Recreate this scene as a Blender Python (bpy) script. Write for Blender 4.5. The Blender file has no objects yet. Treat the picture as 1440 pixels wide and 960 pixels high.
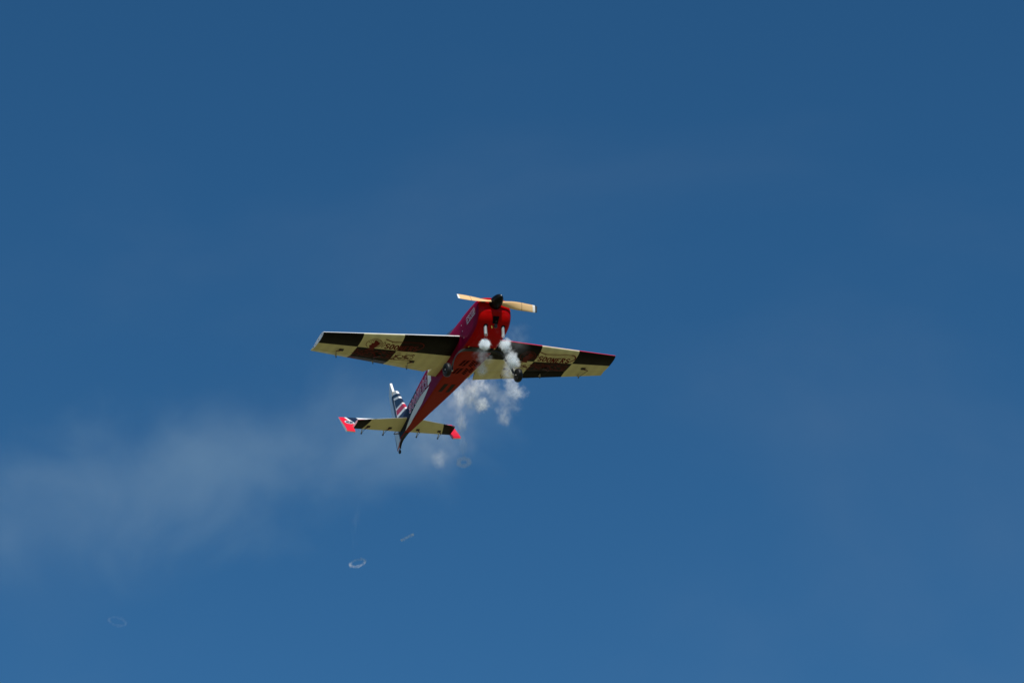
import bpy, math, random
from mathutils import Vector, Matrix
R = math.radians
random.seed(7)
scene = bpy.context.scene
COL = scene.collection

# ---------------------------------------------------------------- camera
cam_d = bpy.data.cameras.new('camera')
cam = bpy.data.objects.new('camera', cam_d)
COL.objects.link(cam)
cam.location = (0, 0, 1.6)
cam.rotation_euler = (R(90 + 31), 0, 0)
cam_d.lens = 109.47
cam_d.sensor_width = 36
cam_d.clip_start = .1
cam_d.clip_end = 20000
scene.camera = cam

# ---------------------------------------------------------------- sky, sun, exposure
SUN = Vector((.08, -.66, .745)).normalized()
SUN_EL = math.asin(SUN.z)
SUN_ROT = math.atan2(SUN.x, SUN.y)
world = bpy.data.worlds.new('World')
scene.world = world
world.use_nodes = True
nt = world.node_tree
nt.nodes.clear()
wo = nt.nodes.new('ShaderNodeOutputWorld')
bg = nt.nodes.new('ShaderNodeBackground')
sky = nt.nodes.new('ShaderNodeTexSky')
sky.sky_type = 'NISHITA'
sky.sun_disc = False
sky.sun_elevation = SUN_EL
sky.sun_rotation = SUN_ROT
sky.air_density = 1.0
sky.dust_density = 0.0
sky.ozone_density = 5.0
sky.altitude = 1500
bg.inputs['Strength'].default_value = 0.093
# thin cirrus veil in the sky
wtc = nt.nodes.new('ShaderNodeTexCoord')
wmp = nt.nodes.new('ShaderNodeMapping')
wmp.inputs['Scale'].default_value = (5.0, 7.0, 9.0)
wmp.inputs['Location'].default_value = (8.3, 1.9, 4.4)
wn = nt.nodes.new('ShaderNodeTexNoise')
wn.inputs['Scale'].default_value = 1.0
wn.inputs['Detail'].default_value = 6
wn.inputs['Roughness'].default_value = .5
wn.inputs['Distortion'].default_value = .35
wr = nt.nodes.new('ShaderNodeMapRange')
wr.inputs['From Min'].default_value = .46
wr.inputs['From Max'].default_value = .85
wr.inputs['To Max'].default_value = .11
wr.interpolation_type = 'SMOOTHSTEP'
wmix = nt.nodes.new('ShaderNodeMix')
wmix.data_type = 'RGBA'
wmix.inputs[7].default_value = (2.6, 3.4, 4.2, 1)
nt.links.new(wtc.outputs['Generated'], wmp.inputs['Vector'])
nt.links.new(wmp.outputs[0], wn.inputs['Vector'])
nt.links.new(wn.outputs['Fac'], wr.inputs['Value'])
nt.links.new(wr.outputs[0], wmix.inputs[0])
hs = nt.nodes.new('ShaderNodeHueSaturation')      # the deep saturated blue of this sky
hs.inputs['Saturation'].default_value = 1.21
hs.inputs['Hue'].default_value = .492
nt.links.new(sky.outputs[0], hs.inputs['Color'])
nt.links.new(hs.outputs[0], wmix.inputs[6])
nt.links.new(wmix.outputs[2], bg.inputs['Color'])
nt.links.new(bg.outputs[0], wo.inputs['Surface'])

sun_d = bpy.data.lights.new('sun', 'SUN')
sun_d.energy = 4.9
sun_d.angle = R(.5)
sun_d.color = (1, .96, .91)
sun = bpy.data.objects.new('sun', sun_d)
COL.objects.link(sun)
sun.rotation_euler = SUN.to_track_quat('Z', 'Y').to_euler()

scene.view_settings.view_transform = 'Standard'
scene.view_settings.look = 'None'
scene.view_settings.exposure = 0.0
scene.view_settings.gamma = 1.0
scene.cycles.volume_bounces = 8
scene.cycles.volume_max_steps = 256
scene.cycles.volume_step_rate = 1.0
scene.cycles.max_bounces = 12
scene.cycles.use_denoising = True


# ---------------------------------------------------------------- node helpers
class Nodes:
    def __init__(s, name):
        s.mat = bpy.data.materials.new(name)
        s.mat.use_nodes = True
        s.t = s.mat.node_tree
        s.t.nodes.clear()
        s.out = s.t.nodes.new('ShaderNodeOutputMaterial')

    def n(s, kind, **kw):
        nd = s.t.nodes.new(kind)
        for k, v in kw.items():
            setattr(nd, k, v)
        return nd

    def put(s, sock, v):
        if isinstance(v, bpy.types.NodeSocket):
            s.t.links.new(v, sock)
        else:
            sock.default_value = v

    def m(s, op, a, b=0.0, c=None):
        nd = s.n('ShaderNodeMath', operation=op)
        s.put(nd.inputs[0], a)
        s.put(nd.inputs[1], b)
        if c is not None:
            s.put(nd.inputs[2], c)
        return nd.outputs[0]

    def mix(s, f, a, b):
        nd = s.n('ShaderNodeMix', data_type='RGBA')
        s.put(nd.inputs[0], f)
        s.put(nd.inputs[6], a)
        s.put(nd.inputs[7], b)
        return nd.outputs[2]

    def xyz(s):
        tc = s.n('ShaderNodeTexCoord')
        sp = s.n('ShaderNodeSeparateXYZ')
        s.t.links.new(tc.outputs['Object'], sp.inputs[0])
        return tc.outputs['Object'], sp.outputs[0], sp.outputs[1], sp.outputs[2]

    def noise(s, vec, scale, detail=4, rough=.5):
        nd = s.n('ShaderNodeTexNoise')
        s.put(nd.inputs['Vector'], vec)
        nd.inputs['Scale'].default_value = scale
        nd.inputs['Detail'].default_value = detail
        nd.inputs['Roughness'].default_value = rough
        return nd.outputs['Fac']

    def gt(s, a, b):
        return s.m('GREATER_THAN', a, b)

    def lt(s, a, b):
        return s.m('LESS_THAN', a, b)

    def band(s, v, lo, hi):
        return s.m('MULTIPLY', s.gt(v, lo), s.lt(v, hi))


def c4(c):
    return (c[0], c[1], c[2], 1)


def paint(g, col, rough=.32, coat=.6, metallic=0.0, bump=.02, dirt=.08, spec=.5, coat_rough=.06):
    """glossy painted or film-covered surface with faint wear and waviness"""
    vec = g.n('ShaderNodeTexCoord').outputs['Object']
    if not isinstance(col, bpy.types.NodeSocket):
        col = c4(col)
    nz = g.noise(vec, 9, 6, .6)
    f = g.m('MULTIPLY', g.m('SUBTRACT', nz, .42), dirt * 4)
    cl = g.n('ShaderNodeClamp')
    g.put(cl.inputs[0], f)
    col = g.mix(cl.outputs[0], col, (.06, .05, .04, 1))
    b = g.n('ShaderNodeBsdfPrincipled')
    g.put(b.inputs['Base Color'], col)
    b.inputs['Metallic'].default_value = metallic
    b.inputs['Coat Weight'].default_value = coat
    b.inputs['Coat Roughness'].default_value = coat_rough
    b.inputs['Specular IOR Level'].default_value = spec
    g.put(b.inputs['Roughness'], g.m('ADD', g.m('MULTIPLY', g.noise(vec, 23, 3), .15), rough - .07))
    if bump:
        bp = g.n('ShaderNodeBump')
        bp.inputs['Strength'].default_value = .35
        bp.inputs['Distance'].default_value = bump * .1
        g.put(bp.inputs['Height'], g.noise(vec, 14, 3, .5))
        g.t.links.new(bp.outputs[0], b.inputs['Normal'])
    g.t.links.new(b.outputs[0], g.out.inputs['Surface'])
    return g.mat


CREAM = (.70, .64, .335)
DARK = (.005, .004, .001)
WHITE = (.78, .78, .76)
NAVY = (.005, .011, .032)
RED = (.66, .003, .018)
SIDE_RED_SKY = (.20, .0008, .030)  # the same red with the blue sky's reflection mixed into its colour

M = {}
M['white'] = paint(Nodes('white paint'), WHITE)
M['red'] = paint(Nodes('red paint'), RED)


def mat_cowl():
    g = Nodes('cowl red paint')
    tc = g.n('ShaderNodeTexCoord')
    sp = g.n('ShaderNodeSeparateXYZ')
    g.t.links.new(tc.outputs['Normal'], sp.inputs[0])
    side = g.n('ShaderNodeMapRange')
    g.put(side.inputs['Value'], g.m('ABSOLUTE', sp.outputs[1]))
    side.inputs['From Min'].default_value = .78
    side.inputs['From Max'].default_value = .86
    col = g.mix(side.outputs[0], (.38, .001, .001, 1), c4(SIDE_RED_SKY))  # faces turned sideways get the red with sky reflection painted in
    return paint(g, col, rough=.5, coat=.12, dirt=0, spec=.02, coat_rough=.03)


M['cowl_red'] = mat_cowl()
M['navy'] = paint(Nodes('navy paint'), NAVY)
M['dark'] = paint(Nodes('black plastic'), (.012, .012, .012), rough=.5, coat=.0, bump=0)
M['hole'] = paint(Nodes('dark opening'), (.004, .003, .003), rough=.9, coat=0, bump=0, dirt=0, spec=.1)
M['rubber'] = paint(Nodes('tyre rubber'), (.012, .012, .013), rough=.5, coat=.0, spec=.25, dirt=.03)
M['carbon'] = paint(Nodes('carbon fibre'), (.010, .011, .012), rough=.4, coat=.08, spec=.2, dirt=.02)
M['alu'] = paint(Nodes('aluminium'), (.62, .62, .60), rough=.38, coat=0, metallic=.85, bump=0)
M['steel'] = paint(Nodes('exhaust steel'), (.60, .59, .55), rough=.42, coat=0, metallic=.6, bump=0, dirt=.2)
M['brass'] = paint(Nodes('brass'), (.75, .48, .06), rough=.3, coat=0, metallic=.7, bump=0)
M['horn'] = paint(Nodes('resin horn'), (.50, .44, .28), rough=.6, coat=0, bump=0)
M['letter_white'] = paint(Nodes('white lettering'), (.62, .66, .70), bump=0)
M['letter_red'] = paint(Nodes('red lettering'), (.50, .006, .045), bump=0)
M['spinner'] = paint(Nodes('black spinner'), (.003, .003, .003), rough=.35, coat=.06, bump=0, spec=.15, dirt=0)
M['slot'] = paint(Nodes('belly slot shadow'), (.003, .002, .002), rough=.9, coat=0, bump=0, spec=.05, dirt=0)
M['window'] = paint(Nodes('belly window'), (.022, .008, .003), rough=.5, coat=0, bump=0, spec=.1)


def mat_canopy():
    g = Nodes('tinted canopy')
    b = g.n('ShaderNodeBsdfPrincipled')
    b.inputs['Base Color'].default_value = (.06, .065, .075, 1)
    b.inputs['Roughness'].default_value = .12
    b.inputs['Coat Weight'].default_value = 1
    g.t.links.new(b.outputs[0], g.out.inputs['Surface'])
    return g.mat


M['canopy'] = mat_canopy()


def mat_wood():
    g = Nodes('laminated beech')
    vec, x, y, z = g.xyz()
    st = g.n('ShaderNodeTexNoise')
    mp = g.n('ShaderNodeMapping')
    mp.inputs['Scale'].default_value = (60, 3, 60)
    g.t.links.new(vec, mp.inputs['Vector'])
    g.t.links.new(mp.outputs[0], st.inputs['Vector'])
    st.inputs['Scale'].default_value = 1.5
    st.inputs['Detail'].default_value = 4
    wood = g.mix(st.outputs['Fac'], (.70, .40, .15, 1), (.86, .60, .30, 1))
    ay = g.m('ABSOLUTE', y)
    col = g.mix(g.gt(ay, .355), wood, (.80, .80, .76, 1))
    col = g.mix(g.gt(ay, .378), col, (.04, .05, .06, 1))
    col = g.mix(g.band(ay, .245, .249), col, (.25, .15, .07, 1))
    return paint(g, col, rough=.35, coat=.5, bump=0, dirt=.02)


M['wood'] = mat_wood()


def checker_fac(g):
    """1 where the underside square is dark; the squares are real paint, set out along the span and chord"""
    vec, x, y, z = g.xyz()
    ay = g.m('ABSOLUTE', y)
    mid = g.band(ay, .682, 1.068)
    front = g.gt(g.m('SUBTRACT', x, g.m('MULTIPLY', ay, .035)), -.272)
    # dark = front xor mid
    f = g.m('ABSOLUTE', g.m('SUBTRACT', front, mid))
    return vec, x, ay, f


def mat_checker():
    g = Nodes('cream and black squares')
    vec, x, ay, f = checker_fac(g)
    ribs = g.n('ShaderNodeTexWave', wave_type='BANDS', bands_direction='Y')
    g.put(ribs.inputs['Vector'], vec)
    ribs.inputs['Scale'].default_value = 3.2
    cream = g.mix(g.m('MULTIPLY', ribs.outputs['Fac'], .30), c4(CREAM), (.50, .43, .24, 1))
    col = g.mix(f, cream, c4(DARK))
    return paint(g, col, rough=.5, coat=.04, bump=.05, dirt=.09, spec=.08)


M['checker'] = mat_checker()


def mat_ink():
    """printed ink: deep red on the cream squares, darker over the black ones"""
    g = Nodes('printed red ink')
    vec, x, ay, f = checker_fac(g)
    col = g.mix(f, (.13, .006, .002, 1), (.11, .009, .004, 1))
    return paint(g, col, rough=.5, coat=0, bump=0, dirt=.01, spec=.1)


M['ink'] = mat_ink()


def mat_top_left():
    g = Nodes('wing top red and white')
    vec, x, y, z = g.xyz()
    col = g.mix(g.band(g.m('ABSOLUTE', y), .682, 1.068), c4(RED), (.72, .50, .50, 1))
    return paint(g, col)


M['top_left'] = mat_top_left()


def mat_stab_bottom():
    g = Nodes('tail underside')
    vec, x, y, z = g.xyz()
    ay = g.m('ABSOLUTE', y)
    q = g.m('ADD', ay, g.m('MULTIPLY', g.m('ADD', x, 1.58), .28))
    col = g.mix(g.gt(q, .372), c4(CREAM), c4(DARK))
    return paint(g, col, rough=.45, coat=.05, bump=.03, spec=.15)


M['stab_bottom'] = mat_stab_bottom()


def mat_stab_top():
    g = Nodes('tail upper side')
    vec, x, y, z = g.xyz()
    ay = g.m('ABSOLUTE', y)
    q = g.m('ADD', ay, g.m('MULTIPLY', g.m('ADD', x, 1.75), .35))
    col = g.mix(g.gt(q, .385), c4(WHITE), c4(NAVY))
    col = g.mix(g.gt(q, .47), col, c4(WHITE))
    col = g.mix(g.gt(q, .495), col, (.80, .004, .02, 1))
    return paint(g, col)


M['stab_top'] = mat_stab_top()


def mat_fin():
    g = Nodes('fin stripes')
    vec, x, y, z = g.xyz()
    q = g.m('ADD', z, g.m('MULTIPLY', g.m('ADD', x, 1.6), .10))
    q2 = g.m('ADD', z, g.m('MULTIPLY', g.m('ADD', x, 1.62), .37))
    W = c4(WHITE)
    col = g.mix(g.gt(q, .200), c4(NAVY), W)
    col = g.mix(g.gt(q, .226), col, (.50, .006, .03, 1))
    col = g.mix(g.gt(q, .278), col, W)
    col = g.mix(g.gt(q, .298), col, c4(NAVY))
    col = g.mix(g.gt(q2, .366), col, W)
    col = g.mix(g.gt(q2, .390), col, c4(NAVY))
    col = g.mix(g.gt(q2, .426), col, W)
    col = g.mix(g.m('MULTIPLY', g.lt(x, -1.724), g.lt(z, .425)), col, (.55, .58, .62, 1))
    return paint(g, col)


M['fin'] = mat_fin()


def mat_rudder():
    g = Nodes('rudder panels')
    vec, x, y, z = g.xyz()
    wv = g.noise(vec, 7, 2)
    q = g.m('ADD', x, g.m('MULTIPLY', g.m('SUBTRACT', wv, .5), .05))
    col = g.mix(g.lt(q, -1.787), c4(NAVY), (.62, .66, .70, 1))
    col = g.mix(g.lt(q, -1.93), col, c4(NAVY))
    col = g.mix(g.gt(z, .47), col, c4(WHITE))
    col = g.mix(g.lt(z, .004), col, (.42, .03, .01, 1))
    return paint(g, col)


M['rudder'] = mat_rudder()


def mat_fuselage():
    g = Nodes('fuselage scheme')
    vec, x, y, z = g.xyz()
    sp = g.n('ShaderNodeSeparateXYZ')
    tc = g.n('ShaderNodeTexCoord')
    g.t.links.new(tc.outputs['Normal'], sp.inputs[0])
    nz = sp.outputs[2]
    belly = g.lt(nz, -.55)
    # navy field ahead of the fin, white flash under it, both running to the tail
    k = g.m('ADD', x, .854)                                  # negative aft of the flash's point
    ue = g.m('ADD', g.m('MULTIPLY', k, -.256), g.m('MULTIPLY', g.m('POWER', g.m('ABSOLUTE', k), 2), -.386))
    up = g.m('SUBTRACT', z, g.m('ADD', .012, ue))
    lo = g.m('SUBTRACT', z, g.m('MAXIMUM', g.m('ADD', .012, g.m('MULTIPLY', k, .15)), -.024))
    aft = g.lt(k, 0.0)
    below_top = g.lt(up, 0.0)
    above_low = g.gt(lo, 0.0)
    flash = g.m('MULTIPLY', aft, g.m('MULTIPLY', below_top, above_low))
    nav = g.m('MULTIPLY', g.m('MULTIPLY', g.lt(g.m('ADD', x, g.m('MULTIPLY', z, 1.2)), -.98), g.gt(up, 0.0)), aft)
    col = g.mix(nav, c4(SIDE_RED_SKY), c4(NAVY))
    pan = g.m('MULTIPLY', g.band(g.m('SUBTRACT', x, g.m('MULTIPLY', z, .44)), -.90, -.80), g.gt(z, .03))
    col = g.mix(pan, col, c4(WHITE))
    col = g.mix(flash, col, c4(WHITE))
    col = g.mix(belly, col, (.27, .016, .004, 1))  # same red paint below, with the ground's reflection put into the colour
    return paint(g, col, rough=.5, coat=.14, dirt=.01, spec=.02, coat_rough=.04)


M['fuselage'] = mat_fuselage()


# ---------------------------------------------------------------- mesh helpers
def obj(name, verts, faces, mat, parent=None, smooth=True, mats=None, fm=None, sharp=35):
    me = bpy.data.meshes.new(name)
    me.from_pydata([tuple(v) for v in verts], [], faces)
    for mm in (mats or [mat]):
        me.materials.append(mm)
    if fm:
        for p, i in zip(me.polygons, fm):
            p.material_index = i
    me.update()
    if smooth:
        me.polygons.foreach_set('use_smooth', [True] * len(me.polygons))
        me.set_sharp_from_angle(angle=R(sharp))
    o = bpy.data.objects.new(name, me)
    COL.objects.link(o)
    if parent:
        o.parent = parent
    return o


class Geo:
    def __init__(s):
        s.v, s.f, s.m = [], [], []

    def add(s, vs, fs, mi=0):
        n = len(s.v)
        s.v += [tuple(v) for v in vs]
        s.f += [tuple(i + n for i in f) for f in fs]
        s.m += [mi] * len(fs)

    def box(s, c, sx, sy, sz, mi=0, rot=None):
        vs = [Vector((a * sx / 2, b * sy / 2, d * sz / 2)) for a in (-1, 1) for b in (-1, 1) for d in (-1, 1)]
        if rot:
            vs = [rot @ v for v in vs]
        vs = [v + Vector(c) for v in vs]
        s.add(vs, [(0, 1, 3, 2), (4, 6, 7, 5), (0, 4, 5, 1), (2, 3, 7, 6), (0, 2, 6, 4), (1, 5, 7, 3)], mi)

    def tube(s, pts, rad, n=10, mi=0, cap=True):
        pts = [Vector(p) for p in pts]
        if not isinstance(rad, (list, tuple)):
            rad = [rad] * len(pts)
        vs, fs = [], []
        up = Vector((.13, .31, .94))
        for i, p in enumerate(pts):
            t = (pts[min(i + 1, len(pts) - 1)] - pts[max(i - 1, 0)]).normalized()
            a = t.cross(up)
            if a.length < .1:
                a = t.cross(Vector((1, 0, 0)))
            a.normalize()
            b = t.cross(a)
            for k in range(n):
                w = 2 * math.pi * k / n
                vs.append(p + (a * math.cos(w) + b * math.sin(w)) * rad[i])
        for i in range(len(pts) - 1):
            for k in range(n):
                fs.append((i * n + k, i * n + (k + 1) % n, (i + 1) * n + (k + 1) % n, (i + 1) * n + k))
        if cap:
            fs.append(tuple(range(n)))
            fs.append(tuple(reversed(range((len(pts) - 1) * n, len(pts) * n))))
        s.add(vs, fs, mi)

    def lathe(s, prof, c, axis='y', n=32, mi=0):
        """prof: (radius, offset along the axis)"""
        vs, fs = [], []
        c = Vector(c)
        for r, o in prof:
            for k in range(n):
                w = 2 * math.pi * k / n
                a, b = r * math.cos(w), r * math.sin(w)
                vs.append(c + (Vector((a, o, b)) if axis == 'y' else Vector((o, a, b)) if axis == 'x' else Vector((a, b, o))))
        for i in range(len(prof) - 1):
            for k in range(n):
                fs.append((i * n + k, i * n + (k + 1) % n, (i + 1) * n + (k + 1) % n, (i + 1) * n + k))
        s.add(vs, fs, mi)

    def obj(s, name, mat, parent=None, mats=None, sharp=35, smooth=True):
        return obj(name, s.v, s.f, mat, parent, smooth, mats, s.m if mats else None, sharp)


def lerp(a, b, t):
    return a + (b - a) * t


def interp(tab, x):
    """piecewise smooth table lookup, tab sorted by first value"""
    if x <= tab[0][0]:
        return tab[0][1:]
    for i in range(len(tab) - 1):
        a, b = tab[i], tab[i + 1]
        if x <= b[0]:
            t = (x - a[0]) / (b[0] - a[0])
            p = tab[i - 1] if i else a
            q = tab[i + 2] if i + 2 < len(tab) else b
            out = []
            for k in range(1, len(a)):
                h = b[0] - a[0]
                ma = (b[k] - p[k]) / (b[0] - p[0]) * h if b[0] != p[0] else 0
                mb = (q[k] - a[k]) / (q[0] - a[0]) * h if q[0] != a[0] else 0
                t2, t3 = t * t, t * t * t
                out.append((2 * t3 - 3 * t2 + 1) * a[k] + (t3 - 2 * t2 + t) * ma + (-2 * t3 + 3 * t2) * b[k] + (t3 - t2) * mb)
            return tuple(out)
    return tab[-1][1:]


def thing(name, label, cat, group=None, kind=None):
    o = bpy.data.objects.new(name, None)
    o.empty_display_size = .2
    COL.objects.link(o)
    o['label'] = label
    o['category'] = cat
    if group:
        o['group'] = group
    return o


# ---------------------------------------------------------------- the ground far below (it lights the undersides)
def ground():
    g = Nodes('dry grass field')
    vec = g.n('ShaderNodeTexCoord').outputs['Object']
    a = g.noise(vec, .05, 6, .6)
    b = g.noise(vec, 3, 5, .7)
    col = g.mix(a, (.115, .110, .055, 1), (.165, .15, .080, 1))
    col = g.mix(g.m('MULTIPLY', b, .4), col, (.12, .125, .045, 1))
    p = g.n('ShaderNodeBsdfPrincipled')
    g.put(p.inputs['Base Color'], col)
    p.inputs['Roughness'].default_value = .95
    g.t.links.new(p.outputs[0], g.out.inputs['Surface'])
    s, n = 6000, 40
    vs = [(lerp(-s, s, i / n), lerp(-s, s, j / n), 0) for j in range(n + 1) for i in range(n + 1)]
    fs = [(j * (n + 1) + i, j * (n + 1) + i + 1, (j + 1) * (n + 1) + i + 1, (j + 1) * (n + 1) + i) for j in range(n) for i in range(n)]
    o = obj('ground', vs, fs, g.mat, smooth=False)
    o['kind'] = 'structure'


ground()

# ---------------------------------------------------------------- the aeroplane; x forward, y to its left wing, z up, metres
plane = thing('aerobatic_plane', 'red nosed aerobatic plane with checkered wing undersides climbing over the smoke puffs', 'plane')
rot = Matrix(((0.40542, 0.89542, -0.184), (-0.91001, 0.41442, 0.0116), (0.08664, 0.16274, 0.98286)))
plane.matrix_world = Matrix.Translation((-0.3216, 23.8119, 15.9553)) @ rot.to_4x4()

# x, half width, bottom, top, bottom corner radius
FUS = [(-1.75, .014, .004, .14, .006), (-1.67, .022, -.006, .165, .008), (-1.45, .042, -.028, .196, .011), (-1.2, .064, -.050, .224, .014),
       (-.95, .086, -.074, .250, .017), (-.7, .110, -.094, .262, .020), (-.45, .130, -.110, .252, .024), (-.2, .149, -.130, .232, .030),
       (.05, .160, -.148, .208, .042), (.15, .163, -.151, .197, .05), (.24, .165, -.147, .184, .06), (.31, .165, -.135, .171, .065), (.36, .164, -.114, .160, .068),
       (.395, .160, -.084, .148, .068), (.418, .153, -.050, .135, .066), (.43, .142, -.022, .122, .062)]


def section(w, zb, zt, rb, grow=0):
    w, zb, zt = w + grow, zb - grow, zt + grow
    pts = []
    rb = min(rb, w * .6)
    for k in range(4):
        pts.append(((w - rb) * k / 4, zb))
    for k in range(7):
        a = math.pi / 2 * k / 6
        pts.append((w - rb + rb * math.sin(a), zb + rb - rb * math.cos(a)))
    zs = zb + rb + .42 * (zt - zb - rb)
    for k in range(1, 6):
        pts.append((w, lerp(zb + rb, zs, k / 6)))
    e = 2 / 2.5
    for k in range(12):
        a = math.pi / 2 * k / 11
        pts.append((w * max(math.cos(a), 0) ** e if k < 11 else 0.0, zs + (zt - zs) * math.sin(a) ** e))
    full = [(-y, z) for y, z in reversed(pts[1:-1])]
    return pts + full


def loft(xs, grow=0):
    g = Geo()
    rings = []
    for x in xs:
        sec = section(*interp(FUS, x), grow=grow)
        rings.append([(x, y, z) for y, z in sec])
    n = len(rings[0])
    vs = [p for r in rings for p in r]
    fs = [(i * n + k, i * n + (k + 1) % n, (i + 1) * n + (k + 1) % n, (i + 1) * n + k) for i in range(len(rings) - 1) for k in range(n)]
    g.add(vs, fs)
    return g, rings


def belly_z(x):
    return interp(FUS, x)[1]


def build_fuselage():
    xs = [-1.75 + k * (1.80 / 60) for k in range(61)]
    g, rings = loft(xs)
    n = len(rings[0])
    g.f.append(tuple(range(n)))
    g.f.append(tuple(range(60 * n, 61 * n)))
    f = g.obj('fuselage', M['fuselage'], plane, sharp=40)
    # belly hatches: two dark windows and rows of slanted cooling slots
    for s in (-1, 1):
        q = Geo()
        c = [(-.638, s * .037 - .019), (-.635, s * .037 + .019), (-.783, s * .037 + .017), (-.786, s * .037 - .017)]
        vs = [(x, y, belly_z(x) - .0015) for x, y in c] + [(x, y, belly_z(x) + .006) for x, y in c]
        q.add(vs, [(0, 1, 2, 3), (4, 7, 6, 5), (0, 4, 5, 1), (1, 5, 6, 2), (2, 6, 7, 3), (3, 7, 4, 0)])
        q.obj('belly_window', M['window'], f, smooth=False)
    q = Geo()

    def slot(x, y, ln, wd, ang):
        d = Vector((math.sin(ang), math.cos(ang)))
        nrm = Vector((-d.y, d.x))
        c = [Vector((x, y)) + d * a * ln / 2 + nrm * b * wd / 2 for a, b in ((-1, -1), (1, -1), (1, 1), (-1, 1))]
        vs = [(p.x, p.y, belly_z(p.x) - .0012) for p in c] + [(p.x, p.y, belly_z(p.x) + .006) for p in c]
        q.add(vs, [(0, 1, 2, 3), (4, 7, 6, 5), (0, 4, 5, 1), (1, 5, 6, 2), (2, 6, 7, 3), (3, 7, 4, 0)])
    for blk, x0 in enumerate((-.195, -.345)):
        for k in range(6):
            for y in (-.048, -.012):
                slot(x0 - k * .0185, y - k * .002, .032, .0095, .55)
        for k in range(4):
            slot(x0 - .005 - k * .028, .042, .045, .014, -.6)
            if blk == 0 or k < 3:
                slot(x0 + .012 - k * .028, .084, .036, .013, -.6)
    q.obj('belly_slot', M['slot'], f, smooth=False)
    # the landing gear saddle under the belly
    q = Geo()
    q.box((.025, 0, belly_z(.025) - .004), .07, .235, .010)
    q.obj('gear_saddle', M['carbon'], f, smooth=False)
    return f


def build_cowl():
    xs = [.052, .09, .13, .17, .21, .24, .27, .30, .325, .345, .365, .38, .395, .408, .418, .425, .43]
    g, rings = loft(xs, grow=.003)
    n = len(rings[0])
    last = rings[-1]
    base = (len(rings) - 1) * n
    # rounded nose face closing on the spinner plate
    cy, cz = 0, .056
    for t, dx in ((.93, .004), (.8, .0075), (.6, .010), (.36, .012)):
        g.v += [(.43 + dx, lerp(cy, p[1], t), lerp(cz, p[2], t)) for p in last]
        nb = len(g.v) - n
        g.f += [(base + k, base + (k + 1) % n, nb + (k + 1) % n, nb + k) for k in range(n)]
        base = nb
    g.f.append(tuple(base + k for k in range(n)))
    g.f.append(tuple(reversed(range(n))))
    c = g.obj('cowl', M['cowl_red'], plane, sharp=50)
    # cheek inlets on the nose face
    for s in (-1, 1):
        q = Geo()
        q.box((.436, s * .098, .078), .008, .052, .024)
        q.obj('cheek_inlet', M['hole'], c, smooth=False)
    # square chin outlet with an inner baffle
    q = Geo()
    nrm = Vector((.62, 0, -.78)).normalized()
    ry = Matrix.Rotation(math.atan2(-nrm.z, nrm.x), 3, 'Y')
    q.box(surf_chin(-.082), .010, .054, .068, rot=ry)
    o = q.obj('chin_outlet', M['hole'], c, smooth=False)
    q = Geo()
    q.box(Vector(surf_chin(-.092)) + Vector((.0040, .006, -.004)), .003, .02, .014, rot=ry)
    q.obj('baffle', M['carbon'], c, smooth=False)
    for y, z, sx, mt in ((-.026, -.120, .014, 'brass'), (.010, -.116, .040, 'dark')):
        q = Geo()
        p = Vector(surf_chin(z))
        p.y = y
        d = Vector((-.25, 0, -1)).normalized()
        q.tube([p + Vector((0, 0, .01)), p + d * .012, p + d * .02], [sx * .45, sx * .42, sx * .3])
        q.obj('drain_fitting' if mt == 'brass' else 'breather_hose', M[mt], c)
    # brass dowels at the back of the cowl
    for s in (-1, 1):
        q = Geo()
        q.tube([(.062, s * .120, belly_z(.06) + .010), (.057, s * .131, belly_z(.06) - .010)], .0055)
        q.obj('wing_bolt', M['brass'], c)
    # bead of screws round the rear edge
    for s in (-1, 1):
        for x, z in ((.07, .06), (.07, 0), (.07, -.07)):
            q = Geo()
            w = interp(FUS, x)[0] + .003
            q.tube([(x, s * (w - .002), z), (x, s * (w + .0015), z)], .004, n=8)
            q.obj('screw', M['alu'], c)
    return c


def surf_chin(z):
    """point on the chin's middle line at height z"""
    best = None
    for k in range(200):
        x = .25 + k * .18 / 199
        d = abs(belly_z(x) - .003 - z)
        if best is None or d < best[0]:
            best = (d, x)
    return (best[1], 0, z)


fuselage = build_fuselage()
cowl = build_cowl()


def build_canopy():
    g = Geo()
    xs = [-.82 + k * .72 / 24 for k in range(25)]
    rings = []
    for x in xs:
        t = (x + .82) / .72
        h = max(0.0, math.sin(math.pi * t ** .85)) ** .75
        w = .035 + .068 * max(0.0, math.sin(math.pi * min(1, t * .95 + .03))) ** .6
        z0 = interp(FUS, x)[2] - .055
        top = z0 + .055 + .070 * h
        rings.append([(x, w * math.cos(a) * (1 if 1 else 0), z0 + (top - z0) * math.sin(a)) for a in [math.pi * k / 20 for k in range(21)]])
    n = 21
    g.add([p for r in rings for p in r], [(i * n + k, i * n + k + 1, (i + 1) * n + k + 1, (i + 1) * n + k) for i in range(24) for k in range(n - 1)])
    g.f.append(tuple(range(n)))
    g.f.append(tuple(range(24 * n, 25 * n)))
    g.obj('canopy', M['canopy'], plane, sharp=60)


build_canopy()

# ---------------------------------------------------------------- decals laid on a surface
STEP = [0]


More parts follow.
